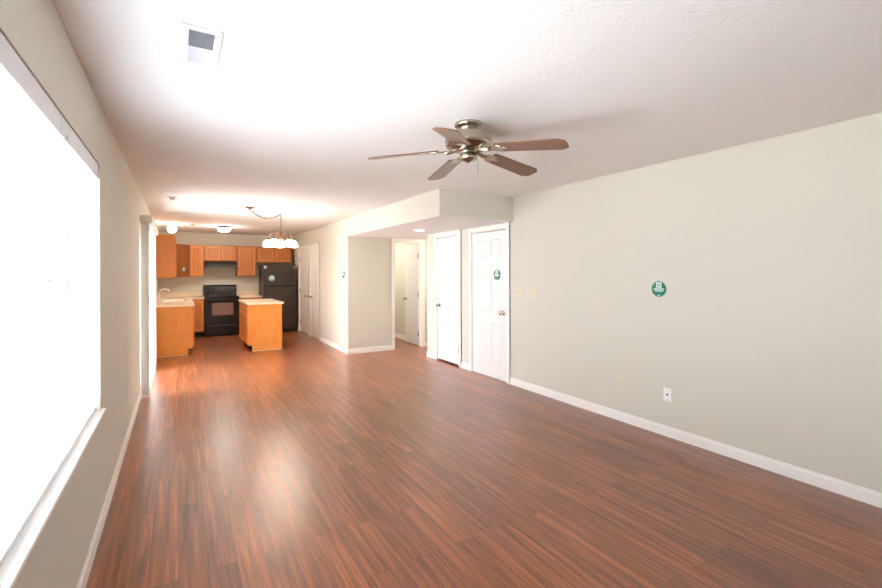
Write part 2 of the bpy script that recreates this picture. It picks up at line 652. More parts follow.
# right wall doors: front faces -x  (rotz = -90deg : local x -> -y)
make_door('door_1', 'white six panel door with a green round sticker, next to the switches', (XR + .004, D1[1], 0), -PI / 2, D1[1] - D1[0], D1[1] - D1[0] - .065, 0.004, gap=.006, hinge_mat='trim_white')
make_door('door_2', 'white six panel closet door with three hinges on its right edge', (XR + .004, D2[1], 0), -PI / 2, D2[1] - D2[0], .065, D2[1] - D2[0] - .012, gap=.03)
make_door('door_3', 'narrow white six panel pantry door, nearer of the pair by the kitchen', (XS + .004, D3[1], 0), -PI / 2, D3[1] - D3[0], .065, D3[1] - D3[0], gap=.02)
make_door('door_4', 'white six panel pantry door beside the black refrigerator', (XS + .004, D4[1], 0), -PI / 2, D4[1] - D4[0], D4[1] - D4[0] - .065, 0.0, gap=.02)
# open hall door: hinged at its right jamb, swung 90 degrees into the far room, face towards -x
wd = .60
make_door('door_5', 'white door standing open inside the hall doorway', (4.098, YH + .105 + wd, 0), -PI / 2, wd, .06, wd - .004, gap=.015, both=True)

# ------------------------------------------------------------------ window 1
y0, y1, z0, z1 = WIN
PW = (y1 - y0) / 3  # nearest third is unseen, added to let in more daylight
w1 = thing('window_1', 'wide three part window with white blinds on the left wall', 'window', (XL - .10, y0, z0), kind='structure')
b = B()
for k in range(3):
    a0, a1 = k * PW, (k + 1) * PW
    box(b, -.035, .0, a0, a0 + .045, 0, z1 - z0); box(b, -.035, .0, a1 - .045, a1, 0, z1 - z0)
    box(b, -.035, .0, a0 + .045, a1 - .045, 0, .05); box(b, -.035, .0, a0 + .045, a1 - .045, z1 - z0 - .045, z1 - z0)
    box(b, -.03, .002, a0 + .045, a1 - .045, .69, .74)
obj('window_frame', b, 'sash_white', w1)
for k in range(3):
    b = B()
    box(b, -.02, -.016, k * PW + .045, (k + 1) * PW - .045, .05, z1 - z0 - .045)
    obj('pane', b, 'pane_glass', w1)
b = B()
box(b, .0, .10 + .022, -.05, y1 - y0 + .05, -.001, .017, .004)
b2 = B()
obj('window_sill', b, 'trim_white', w1)

# two horizontal blinds
def blind(y0, y1, xc, label, wand):
    t = thing('window_blind', label, 'blind', (xc, y0, WIN[2]), group=None)
    L = y1 - y0
    H = WIN[3] - WIN[2]
    bm = B(); box(bm, .028, .040, 0.0, L, H - .085, H - .002, .003)
    box(bm, -.03, .028, 0.0, .006, H - .085, H - .002, 0); box(bm, -.03, .028, L - .006, L, H - .085, H - .002, 0)
    obj('valance', bm, 'slat_white', t)
    bm = B(); box(bm, -.025, .02, .008, L - .008, H - .05, H - .004)
    obj('headrail', bm, 'sash_white', t)
    bm = B()
    pitch, sw, th = .0435, .05, .0028
    tilt = math.radians(27)
    z = .075
    while z < H - .10:
        tt = B()
        box(tt, -sw / 2, sw / 2, .006, L - .006, -th / 2, th / 2)
        merge(bm, tt, Matrix.Translation((0, 0, z)) @ Matrix.Rotation(-tilt, 4, 'Y'))
        z += pitch
    obj('slats', bm, 'slat_white', t)
    bm = B(); box(bm, -.026, .026, .006, L - .006, .024, .042, .003)
    obj('bottom_rail', bm, 'slat_white', t)
    for yy in (.13, L / 2, L - .13):
        bm = B()
        for xx in (-.027, .027):
            tube(bm, [(xx, yy, .042), (xx, yy, H - .05)], .0012, 5)
        obj('ladder_cord', bm, 'sash_white', t)
    if wand:
        bm = B()
        tube(bm, [(.04, wand, H - .06), (.042, wand, .62)], .005, 8)
        obj('tilt_wand', bm, 'slat_white', t)
    return t


blind(WIN[0] + .004, WIN[0] + PW - .004, XL - .045, 'white slatted blind at the window end behind the viewer', 0.09)
blind(WIN[0] + PW + .004, WIN[0] + 2 * PW - .004, XL - .045, 'white slatted blind on the half of the visible window nearer the viewer', 0.09)
blind(WIN[0] + 2 * PW + .004, WIN[1] - .006, XL - .045, 'white slatted blind on the half of the window nearer the kitchen', 0.10)

# ------------------------------------------------------------------ sliding patio door with vertical blinds
y0, y1, z0, z1 = SLD
sd = thing('door_6', 'white sliding glass patio door behind vertical blinds', 'door', (XL - .09, y0, 0), kind='structure')
W = y1 - y0
b = B()
box(b, -.04, .05, 0, .05, 0, z1); box(b, -.04, .05, W - .05, W, 0, z1)
box(b, -.04, .05, .05, W - .05, z1 - .05, z1); box(b, -.04, .05, .05, W - .05, 0, .035)
obj('door_frame', b, 'sash_white', sd)
for a0, a1, xx in ((.05, W / 2 + .035, 0.02), (W / 2 - .035, W - .05, -.02)):
    b = B()
    box(b, xx - .014, xx + .014, a0, a0 + .07, .035, z1 - .05); box(b, xx - .014, xx + .014, a1 - .07, a1, .035, z1 - .05)
    box(b, xx - .014, xx + .014, a0 + .07, a1 - .07, .035, .13); box(b, xx - .014, xx + .014, a0 + .07, a1 - .07, z1 - .13, z1 - .05)
    p = obj('sliding_panel', b, 'sash_white', sd)
    b = B(); box(b, xx - .003, xx + .003, a0 + .07, a1 - .07, .13, z1 - .13)
    obj('pane', b, 'pane_glass', p)

vb = thing('vertical_blind', 'cream vertical blind hanging open across the patio door', 'blind', (XL, SLD[0], 0))
b = B()
box(b, .112, .124, -.06, W + .05, 2.055, 2.148, .002)
box(b, .0, .112, -.06, -.050, 2.055, 2.148, .002)
box(b, .0, .112, W + .04, W + .05, 2.055, 2.148, .002)
box(b, .0, .112, -.05, W + .04, 2.14, 2.148, 0)
obj('valance', b, 'vane_white', vb)
b = B(); box(b, .035, .075, -.04, W + .03, 2.085, 2.115)
obj('headrail', b, 'sash_white', vb)
nv = 23
for k in range(nv):
    yy = -.02 + k * (W + .02) / (nv - 1)
    b = B()
    a = math.radians(-14 + rnd.uniform(-3, 3))
    tt = B()
    n = 6
    rows = []
    for zz in (.02, 2.085):
        rows.append([(-.0445 + .089 * i / n, .006 * (1 - (2 * i / n - 1) ** 2), zz) for i in range(n + 1)])
    for side in (0, .0012):
        vs = [[tt.verts.new((x, y + side, z)) for x, y, z in r] for r in rows]
        for i in range(n):
            f = tt.faces.new((vs[0][i], vs[0][i + 1], vs[1][i + 1], vs[1][i]))
            f.smooth = True
    merge(b, tt, Matrix.Translation((.047, yy, 0)) @ Matrix.Rotation(a, 4, 'Z'))
    obj('vane', b, 'vane_white', vb)

# outside the left wall
b = B(); box(b, -16, XL - WT, -8, 22, -.14, -.08)
struct('ground', b, 'patio_concrete', 'pale concrete ground outside the windows', 'ground')

# ------------------------------------------------------------------ ceiling fan
FX, FY = 1.64, 2.38
fan = thing('ceiling_fan', 'nickel ceiling fan with five brown wooden blades', 'ceiling fan', (FX, FY, ZC))
b = B(); lathe(b, [(0, 0), (.088, 0), (.092, -.012), (.085, -.024), (.062, -.03), (.06, -.034), (.056, -.058), (.05, -.062), (0, -.062)], n=32)
obj('canopy', b, 'antique_nickel', fan)
b = B(); lathe(b, [(0, -.055), (.05, -.056), (.10, -.062), (.138, -.076), (.152, -.096), (.154, -.12), (.152, -.145), (.144, -.158), (.11, -.164), (.10, -.172), (0, -.172)], n=36)
obj('motor_housing', b, 'antique_nickel', fan)
b = B(); lathe(b, [(0, -.170), (.078, -.170), (.08, -.178), (.05, -.185), (.047, -.196), (.058, -.202), (.058, -.232), (.048, -.241), (.02, -.248), (.010, -.256), (0, -.258)], n=28)
obj('switch_housing', b, 'antique_nickel', fan)
b = B(); tube(b, [(.05, -.02, -.225), (.056, -.024, -.235), (.057, -.025, -.305)], .0013, 5)
lathe(b, [(0, .008), (.005, .004), (.006, -.003), (0, -.009)], (.057, -.025, -.311), 10)
obj('pull_chain', b, 'antique_nickel', fan)
for k in range(5):
    ang = math.radians(8 + 72 * k)
    pitch, droop = math.radians(10.5), math.radians(6.5)
    Rm = (Matrix.Rotation(ang, 4, 'Z') @ Matrix.Translation((.10, 0, -.178)) @ Matrix.Rotation(droop, 4, 'Y')
          @ Matrix.Translation((-.10, 0, 0)) @ Matrix.Rotation(-pitch, 4, 'X'))
    b = B()
    tt = B()
    prism(tt, [(.20, -.054), (.222, -.060), (.615, -.072), (.655, -.046), (.66, 0), (.655, .046), (.615, .072), (.222, .060), (.20, .054)], 0, .007, .002)
    bmesh.ops.transform(tt, matrix=Matrix.Identity(4), verts=tt.verts[:])
    # the blade mesh stays along its own x axis so that the grain follows it
    merge(b, tt)
    bl = obj('blade', b, 'blade_wood', fan)
    bl.matrix_local = Rm
    b = B()
    prism(b, [(.08, -.016), (.15, -.012), (.17, -.03), (.215, -.045), (.25, -.036), (.235, -.015), (.275, -.010), (.285, 0),
              (.275, .010), (.235, .015), (.25, .036), (.215, .045), (.17, .03), (.15, .012), (.08, .016)], -.008, -.001, .002)
    for px, py in ((.225, -.03), (.225, .03), (.268, 0)):
        lathe(b, [(0, -.003), (.006, -.002), (.007, 0), (0, 0)], (px, py, -.008), 10)
    tube(b, [(.07, 0, .006), (.10, 0, -.006), (.13, 0, -.013), (.16, 0, -.008)], .012, 8)
    obj('blade_bracket', b, 'antique_nickel', bl)

# ------------------------------------------------------------------ ceiling registers and detector
def register(label, x0, x1, y0, y1, detail=True):
    t = thing('ceiling_vent', label, 'vent', ((x0 + x1) / 2, (y0 + y1) / 2, ZC))
    w, l = (x1 - x0) / 2, (y1 - y0) / 2
    fr = .028
    bm = B()
    box(bm, -w, w, -l, -l + fr, -.010, 0, .003, 1); box(bm, -w, w, l - fr, l, -.010, 0, .003, 1)
    box(bm, -w, -w + fr, -l + fr, l - fr, -.010, 0, .003, 1); box(bm, w - fr, w, -l + fr, l - fr, -.010, 0, .003, 1)
    obj('frame', bm, 'vent_white', t)
    bm = B(); box(bm, -w + fr, w - fr, -l + fr, l - fr, -.002, -.0005)
    obj('duct_backing', bm, 'vent_dark', t)
    n = max(4, int((l - fr) / .011))
    for s in (-1, 1):
        bm = B()
        for i in range(n):
            yy = (i + .5) / n * (l - fr) * s
            tt = B(); box(tt, -w + fr, w - fr, -.006, .006, -.0006, .0006)
            merge(bm, tt, Matrix.Translation((0, yy, -.006)) @ Matrix.Rotation(-s * math.radians(38), 4, 'X'))
        obj('louver_bank', bm, 'vent_slat', t)
    if detail:
        for yy in (-l + fr / 2, l - fr / 2):
            bm = B(); lathe(bm, [(0, -.003), (.004, -.002), (.005, 0), (0, 0)], (0, yy, -.010), 8)
            obj('screw', bm, 'vent_slat', t)
    return t


register('white louvered ceiling register above the left wall window', .012, .160, 1.975, 2.335)
register('small white ceiling register above the patio door', -.12, -.005, 6.53, 6.83, False)
sm = thing('smoke_detector', 'small flat white disc on the kitchen ceiling between the two ceiling lights', 'detector', (.233, 10.0, ZC))
b = B(); lathe(b, [(0, 0), (.06, 0), (.062, -.012), (.05, -.03), (0, -.034)], n=24)
obj('body', b, 'vent_slat', sm)
b = B(); lathe(b, [(.064, 0), (.07, -.001), (.07, -.008), (.064, -.01)], n=24)
obj('base_ring', b, 'vent_white', sm)

# ------------------------------------------------------------------ recessed downlight
dl = thing('recessed_downlight', 'small round recessed light in the soffit ceiling before the hall doorway', 'ceiling light', (3.21, 6.0, ZS - .004))
b = B(); lathe(b, [(.062, -.001), (.085, -.001), (.088, -.006), (.08, -.01), (.064, -.008), (.062, -.001)], n=32)
obj('trim_ring', b, 'vent_white', dl)
b = B(); lathe(b, [(0, -.004), (.062, -.004), (.062, -.001), (0, -.001)], n=32)
obj('lens', b, 'downlight_glow', dl)

# ------------------------------------------------------------------ dome and globe lights
dm = thing('dome_light', 'round frosted dome ceiling light with a bronze rim in the kitchen', 'ceiling light', (.83, 10.2, ZC))
b = B(); lathe(b, [(0, 0), (.135, 0), (.142, -.01), (.142, -.03), (.130, -.04), (.122, -.036), (0, -.03)], n=36)
obj('rim', b, 'bronze', dm, 'bronze metal rim')
b = B(); lathe(b, [(.124, -.036), (.121, -.056), (.106, -.082), (.075, -.102), (.04, -.112), (0, -.114)], n=36)
obj('dome', b, 'dome_glass', dm)
gl = thing('globe_light', 'glowing round globe ceiling light above the kitchen sink', 'ceiling light', (-.10, 10.1, ZC))
b = B(); lathe(b, [(0, 0), (.07, 0), (.072, -.02), (.055, -.035), (0, -.035)], n=28)
obj('base', b, 'vent_white', gl)
b = B(); lathe(b, [(.042, -.033)] + [(.078 * math.cos(a), -.10 - .078 * math.sin(a)) for a in [math.radians(q) for q in range(-58, 90, 12)]] + [(0, -.178)], n=32)
obj('globe', b, 'globe_glass', gl)

for k, (px, py, pz, lb) in enumerate(((3.3, 8.9, ZC, 'frosted dome ceiling light in the room through the open hall door'), (5.0, 7.15, ZS - .004, 'frosted dome ceiling light along the hallway'))):
    q = copy_thing(dm)  # unseen domes added to brighten the far room and the hallway
    q.location = (px, py, pz)
    q['label'] = lb
    for c in q.children:
        if c.name.startswith('dome') and k == 0:
            c.data = c.data.copy()
            c.data.materials[0] = M['room_lamp_glass']

# ------------------------------------------------------------------ chandelier with swag chain
CX, CY = 1.385, 7.2
ch = thing('chandelier', 'bronze five light chandelier hung from a swagged chain', 'chandelier', (CX, CY, ZC))
b = B(); lathe(b, [(0, 0), (.065, 0), (.068, -.008), (.055, -.018), (.02, -.028), (.01, -.04), (0, -.042)], (.915 - CX, 7.02 - CY, 0), 24)
obj('canopy', b, 'bronze', ch)
b = B(); lathe(b, [(0, 0), (.022, 0), (.022, -.006), (.008, -.012), (0, -.012)], (0, 0, 0), 14)
tube(b, [(0, 0, -.008), (0, 0, -.03), (.012, 0, -.045), (0, 0, -.06), (-.012, 0, -.048)], .004, 8)
obj('hook', b, 'bronze', ch)


def chain(bm, pts, link=.034, r=.0035):
    P = [Vector(p) for p in pts]
    d = [0]
    for a, c in zip(P, P[1:]):
        d.append(d[-1] + (c - a).length)
    n = max(2, int(d[-1] / (link * .72)))
    def at(s):
        for i in range(len(P) - 1):
            if s <= d[i + 1] + 1e-9:
                return P[i].lerp(P[i + 1], (s - d[i]) / (d[i + 1] - d[i]))
        return P[-1]
    for i in range(n):
        a, c = at(d[-1] * i / n), at(d[-1] * (i + 1) / n)
        ax = (c - a).normalized()
        s1 = ax.cross(Vector((0, 0, 1)) if abs(ax.z) < .9 else Vector((1, 0, 0))).normalized()
        s2 = ax.cross(s1).normalized()
        u = s1 if i % 2 else s2
        mid = (a + c) / 2
        ring = [mid + ax * (link / 2 * math.cos(t)) + u * (.011 * math.sin(t)) for t in [2 * PI * q / 10 for q in range(11)]]
        tube(bm, ring, r, 5, cap=False)


p0, p1 = Vector((.915 - CX, 7.02 - CY, -.04)), Vector((0, 0, -.05))
pts = []
for i in range(21):
    t = i / 20
    q = p0.lerp(p1, t)
    q.z -= .098 * 4 * t * (1 - t)
    pts.append(q)
b = B(); chain(b, pts); tube(b, pts, .003, 5)
obj('swag_chain', b, 'bronze', ch)
b = B(); chain(b, [(0, 0, -.055), (0, 0, -.30)]); tube(b, [(0, 0, -.05), (0, 0, -.30)], .003, 5)
obj('drop_chain', b, 'bronze', ch)
b = B(); lathe(b, [(0, -.29), (.012, -.295), (.008, -.315), (.02, -.335), (.014, -.36), (.03, -.385), (.044, -.42), (.048, -.455), (.036, -.49), (.02, -.51), (.026, -.53), (.014, -.55), (.006, -.57), (0, -.572)], n=24)
obj('center_column', b, 'bronze', ch)
for k in range(5):
    a = math.radians(157 + 72 * k)
    ca, sa = math.cos(a), math.sin(a)
    prof = [(.03, -.40), (.06, -.36), (.10, -.345), (.15, -.36), (.185, -.40), (.19, -.44)]
    b = B()
    tube(b, [(r * ca, r * sa, z) for r, z in prof], .006, 8)
    lathe(b, [(0, .03), (.018, .028), (.026, .005), (.03, -.012), (0, -.012)], (.19 * ca, .19 * sa, -.455), 16)
    arm = obj('arm', b, 'bronze', ch)
    b = B()
    lathe(b, [(.022, 0), (.04, -.008), (.062, -.03), (.076, -.06), (.080, -.085), (.077, -.105), (.073, -.105), (.076, -.085), (.071, -.06), (.058, -.034), (.036, -.013), (.022, -.006)], (.19 * ca, .19 * sa, -.458), 24)
    obj('glass_shade', b, 'lamp_glass', arm, 'glowing white glass shade')
    b = B(); lathe(b, [(0, -.0), (.012, -.005), (.014, -.02), (.026, -.045), (.027, -.06), (.022, -.09), (.012, -.108), (0, -.112)], (.19 * ca, .19 * sa, -.462), 16)
    obj('bulb', b, 'lamp_glass', arm)

# ------------------------------------------------------------------ kitchen cabinets
def one_panel(w, h, m=.05):
    return [(m, w - m, m, h - m)]


def cab_door(t, x0, z0, w, h, m, mtx=None, mf='oak', mp='oak_inset'):
    yb, yf = -.0015, -.022
    bm = B()
    box(bm, x0, x0 + m, yf, yb, z0, z0 + h, .004); box(bm, x0 + w - m, x0 + w, yf, yb, z0, z0 + h, .004)
    box(bm, x0 + m - .003, x0 + w - m + .003, yf + .0004, yb, z0, z0 + m, .004); box(bm, x0 + m - .003, x0 + w - m + .003, yf + .0004, yb, z0 + h - m, z0 + h, .004)
    if mtx is not None:
        bmesh.ops.transform(bm, matrix=mtx, verts=bm.verts[:])
    d = obj('door', bm, mf, t)
    bm = B()
    tt = B()
    bmesh.ops.create_cube(tt, size=1)
    for v in tt.verts:
        f = 0.020 if v.co.y < 0 else 0
        sx = (w - 2 * m) / 2 - f
        sz = (h - 2 * m) / 2 - f
        v.co = Vector((x0 + w / 2 + 2 * v.co.x * sx, (yf + .007 if v.co.y < 0 else yb - .006), z0 + h / 2 + 2 * v.co.z * sz))
    merge(bm, tt)
    box(bm, x0 + m - .002, x0 + w - m + .002, yb - .007, yb, z0 + m - .002, z0 + h - m + .002)
    if mtx is not None:
        bmesh.ops.transform(bm, matrix=mtx, verts=bm.verts[:])
    obj('panel', bm, mp, d)
    return d


def cabinet(name, label, loc, rotz, w, d, h, doors, drawers=(), toe=True, group=None, panel_m=.052, body='oak_frame'):
    t = thing(name, label, 'cabinet', loc, rotz, group)
    z0 = .115 if toe else 0
    bm = B()
    if toe:                                             # open carcass: sides, back, floor and face frame
        for xa, xb in ((0, .016), (w - .016, w)):
            box(bm, xa, xb, 0, d, z0, h); box(bm, xa, xb, .072, d, 0, z0)
        box(bm, .016, w - .016, d - .012, d, 0, h); box(bm, .016, w - .016, .0, d - .012, z0, z0 + .016)
        box(bm, .016, w - .016, 0, .016, z0 + .016, h)
    else:
        box(bm, 0, w, 0, d, z0, h)
    obj('body', bm, body, t)
    if toe:
        bm = B(); box(bm, .004, w - .004, .066, .071, .0, z0 - .002)
        obj('toe_kick', bm, 'toe_black', t, 'dark recessed toe board')
    for (x0, x1, q0, q1) in doors:
        cab_door(t, x0, q0, x1 - x0, q1 - q0, panel_m)
    for (x0, x1, q0, q1) in drawers:
        bm = B(); box(bm, x0, x1, -.0185, -.0005, q0, q1, .004)
        obj('drawer_front', bm, 'oak', t)
    return t


CH = .87                               # carcass height
YBF = 11.446                           # front plane of the back run
UF = YB - .31                          # front plane of wall cabinets on back wall
UZ0, UZ1 = 1.385, 2.127
G = .004
# left run, fronts towards +x
pen = cabinet('base_cabinet', 'honey oak base cabinet under the sink with a plain end panel', (.224, 9.05, 0), PI / 2, YB - 9.05 - G, .224 - XL - G, CH,
              [(.03 + i * .555, .03 + i * .555 + .535, .14, .69) for i in range(4)], [(.03 + i * .555, .03 + i * .555 + .535, .705, .85) for i in range(4)], body='oak_panel')
b = B(); box(b, -.004, 0, .074, .224 - XL - .01, 0, .016)
obj('end_trim', b, 'oak_edge', pen)
cabinet('base_cabinet', 'narrow oak base cabinet just left of the black range', (.2445, YBF, 0), 0, .264, YB - YBF - G, CH,
        [(.035, .255, .14, .845)])
cabinet('base_cabinet', 'oak base cabinet between the range and the refrigerator', (1.252, YBF, 0), 0, .50, YB - YBF - G, CH,
        [(.03, .47, .14, .69)], [(.03, .47, .705, .85)])
isl = cabinet('island_cabinet', 'freestanding oak kitchen island in front of the refrigerator', (1.108, 10.02, 0), -PI / 2, 1.215, .602, CH,
              [(.03, .42, .14, .69), (.435, .81, .14, .69), (.825, 1.19, .14, .69)], [(.03, .42, .705, .85), (.435, .81, .705, .85), (.825, 1.19, .705, .85)], body='oak_panel')
b = B(); box(b, 1.215, 1.219, .074, .595, 0, .016)
obj('end_trim', b, 'oak_edge', isl)

# upper cabinets
cabinet('wall_cabinet', 'tall oak wall cabinet on the left wall seen from its plain side', (-.05, 9.05, UZ0 - .005), PI / 2, .86, -.05 - XL - G, UZ1 - UZ0 + .02,
        [(.025, .42, .02, .72), (.44, .835, .02, .72)], toe=False, body='oak')
cc = thing('corner_wall_cabinet', 'darker oak corner wall cabinet with a small grey sticker on its door', 'cabinet', (XL + G, YB - G, UZ0))
ex, ey = .218 - XL - G, -(YB - G - 11.462)
b = B(); prism(b, [(0, 0), (0, ey), (-.05 - XL - G, ey), (ex, UF - YB + G), (ex, 0)], 0, UZ1 - UZ0)
obj('body', b, 'oak_frame', cc)
pA, pB = Vector((-.05 - XL - G, ey, 0)), Vector((ex, UF - YB + G, 0))
dw = (pB - pA).length
dang = math.atan2(pB.y - pA.y, pB.x - pA.x)
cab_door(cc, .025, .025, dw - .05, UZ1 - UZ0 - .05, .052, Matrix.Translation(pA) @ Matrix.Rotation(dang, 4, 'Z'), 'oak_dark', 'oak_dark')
cabinet('wall_cabinet', 'single door oak wall cabinet left of the range hood', (.2225, UF, UZ0), 0, .304, YB - UF - G, UZ1 - UZ0, [(.022, .282, .02, .722)], toe=False)
cabinet('wall_cabinet', 'short two door oak wall cabinet above the range hood', (.530, UF, 1.757), 0, .700, YB - UF - G, UZ1 - 1.757, [(.03, .337, .025, .345), (.363, .67, .025, .345)], toe=False, panel_m=.045)
cabinet('wall_cabinet', 'single door oak wall cabinet right of the range hood', (1.2335, UF, UZ0), 0, .446, YB - UF - G, UZ1 - UZ0, [(.03, .416, .02, .722)], toe=False)
cabinet('wall_cabinet', 'two door oak wall cabinet above the refrigerator', (1.683, UF, 1.722), 0, .86, YB - UF - G, UZ1 - 1.722, [(.03, .405, .025, .38), (.44, .815, .025, .38)], toe=False)

# countertops
ct = thing('countertop', 'cream L shaped countertop around the sink', 'countertop', (XL, 9.03, CH))
SK = (10.0, 10.78, -.27, .13)          # sink cutout y0 y1 x0 x1 (world)
X0, X1 = G, .252 - XL
b = B()
box(b, X0, X1, 0, SK[0] - 9.03, 0, .038)
box(b, X0, X1, SK[1] - 9.03, YB - 9.03 - G, 0, .038)
box(b, X0, SK[2] - XL, SK[0] - 9.03, SK[1] - 9.03, 0, .038)
box(b, SK[3] - XL, X1, SK[0] - 9.03, SK[1] - 9.03, 0, .038)
box(b, X1, .511 - XL, 11.42 - 9.03, YB - 9.03 - G, 0, .038)
obj('top', b, 'laminate', ct)
b = B(); box(b, X0 + .02, .511 - XL, YB - 9.03 - .024, YB - 9.03 - G, .038, .14, .003)
box(b, X0, X0 + .02, 0, YB - 9.03 - G, .038, .14, .003)
obj('splash_strip', b, 'laminate', ct)
ct = thing('countertop', 'short cream countertop between the range and refrigerator', 'countertop', (1.25, YBF - .026, CH))
b = B(); box(b, 0, .505, 0, YB - YBF + .026 - G, 0, .038, .004)
obj('top', b, 'laminate', ct)
b = B(); box(b, 0, .505, YB - YBF + .006, YB - YBF + .026 - G, .038, .14, .003)
obj('splash_strip', b, 'laminate', ct)
ct = tag(B() and obj('countertop', (lambda bm: (box(bm, 1.078, 1.742, 8.775, 10.05, CH, CH + .038, .005), bm)[1])(B()), 'laminate'), 'cream rectangular countertop on the kitchen island', 'countertop')

# sink and faucet
sk = thing('sink', 'white drop in kitchen sink set in the left counter', 'sink', (0, 0, CH + .038))
b = B()
x0, x1, y0, y1 = SK[2] - .02, SK[3] + .02, SK[0] - .02, SK[1] + .02
box(b, x0, x1, y0, y0 + .04, .0, .008, .002); box(b, x0, x1, y1 - .04, y1, .0, .008, .002)
box(b, x0, x0 + .04, y0 + .04, y1 - .04, 0, .008, .002); box(b, x1 - .04, x1, y0 + .04, y1 - .04, 0, .008, .002)
obj('rim', b, 'sink_enamel', sk)
b = B()
x0 += .035; x1 -= .035; y0 += .035; y1 -= .035
box(b, x0, x0 + .01, y0, y1, -.17, 0); box(b, x1 - .01, x1, y0, y1, -.17, 0)
box(b, x0, x1, y0, y0 + .01, -.17, 0); box(b, x0, x1, y1 - .01, y1, -.17, 0)
box(b, x0, x1, y0, y1, -.18, -.17)
box(b, x0, x1, (y0 + y1) / 2 - .01, (y0 + y1) / 2 + .01, -.17, -.01)
obj('basin', b, 'sink_enamel', sk)
fc = thing('faucet', 'chrome arched kitchen faucet with lever handles behind the sink', 'faucet', (-.325, 10.4, CH + .0385))
b = B(); box(b, -.02, .025, -.11, .11, 0, .012, .004)
lathe(b, [(0, .012), (.022, .012), (.018, .03), (.014, .05), (0, .05)], n=16)
obj('base', b, 'chrome', fc)
b = B(); tube(b, [(0, 0, .04), (0, 0, .15), (.012, 0, .20), (.05, 0, .238), (.10, 0, .245), (.15, 0, .22), (.165, 0, .18), (.167, 0, .165)], .015, 10)
obj('spout', b, 'chrome', fc)
for s in (-1, 1):
    b = B(); lathe(b, [(0, .012), (.016, .012), (.014, .04), (.018, .05), (.012, .06), (0, .061)], (0, s * .085, 0), 14)
    tube(b, [(0, s * .085, .055), (.05, s * .10, .085)], [.007, .005], 8)
    obj('handle', b, 'chrome', fc)

# ------------------------------------------------------------------ range
rg = thing('range', 'black freestanding electric range with an oven window', 'range', (.517, 11.40, 0))
RW, RD = .728, YB - 11.40 - .006
b = B(); box(b, 0, RW, .03, RD, .02, .905, .004); box(b, .03, RW - .03, .06, RD - .05, 0, .02)
obj('body', b, 'black_enamel', rg)
b = B(); box(b, -.0, RW, -.012, RD - .07, .9055, .922, .005)
ctp = obj('cooktop', b, 'black_enamel', rg)
for bx_, by_, br_ in ((.19, .16, .09), (.54, .16, .075), (.19, .43, .075), (.54, .43, .09)):
    b = B()
    for q in range(3):
        rr = br_ * (1 - .3 * q)
        tube(b, [(bx_ + rr * math.cos(2 * PI * i / 20), by_ + rr * math.sin(2 * PI * i / 20), .93) for i in range(21)], .006, 6, cap=False)
    lathe(b, [(br_ + .018, .0), (br_ + .012, .004), (.02, .001), (0, .001)], (bx_, by_, .9225), 24)
    obj('burner', b, 'dark_grey', rg)
b = B()
t_ = B(); prism(t_, [(RD - .09, .922), (RD, .922), (RD, 1.178), (RD - .045, 1.178), (RD - .075, 1.14)], 0, RW, .004)
merge(b, t_, Matrix(((0, 0, 1, 0), (1, 0, 0, 0), (0, 1, 0, 0), (0, 0, 0, 1))))
bk = obj('backguard', b, 'black_enamel', rg)
for kx in (.07, .15, .58, .66):
    b = B(); lathe(b, [(0, .025), (.016, .024), (.02, .004), (.022, 0), (0, 0)], (kx, RD - .081, 1.06), 14, Matrix.Rotation(PI / 2, 4, 'X'))
    obj('control_knob', b, 'dark_grey', bk)
b = B(); box(b, .25, .48, RD - .086, RD - .078, 1.03, 1.11)
obj('clock_panel', b, 'dark_grey', bk)
b = B(); box(b, .004, RW - .004, -.004, .029, .30, .878, .006)
dr = obj('oven_door', b, 'black_enamel', rg)
b = B(); box(b, .15, RW - .13, -.0065, -.0045, .485, .77, .001, 1)
obj('oven_window', b, 'oven_glass', dr, 'rectangular see through oven window')
b = B(); tube(b, [(.05, -.04, .835), (RW - .05, -.04, .835)], .012, 10)
box(b, .06, .085, -.04, -.004, .826, .844); box(b, RW - .085, RW - .06, -.04, -.004, .826, .844)
obj('oven_handle', b, 'black_enamel', dr)
b = B(); box(b, .004, RW - .004, -.002, .029, .03, .285, .006)
dw_ = obj('storage_drawer', b, 'black_enamel', rg)
b = B(); box(b, .06, RW - .06, -.012, -.002, .235, .262, .004)
obj('drawer_pull', b, 'dark_grey', dw_)

# ------------------------------------------------------------------ range hood
hd = thing('range_hood', 'black range hood under the short oak cabinet', 'range hood', (.532, 11.56, 1.60))
HW, HDp = .690, YB - 11.56 - .006
b = B(); t_ = B(); prism(t_, [(0, .0), (HDp, .0), (HDp, .154), (.11, .154), (.02, .105), (0, .06)], 0, HW, .003)
merge(b, t_, Matrix(((0, 0, 1, 0), (1, 0, 0, 0), (0, 1, 0, 0), (0, 0, 0, 1))))
obj('shell', b, 'black_enamel', hd)
b = B(); box(b, .01, HW - .01, -.004, -.0005, .006, .05)
obj('front_strip', b, 'dark_grey', hd)
for kx in (.30, .38):
    b = B(); box(b, kx, kx + .04, -.009, -.0045, .018, .038, .002)
    obj('switch', b, 'black_enamel', hd)

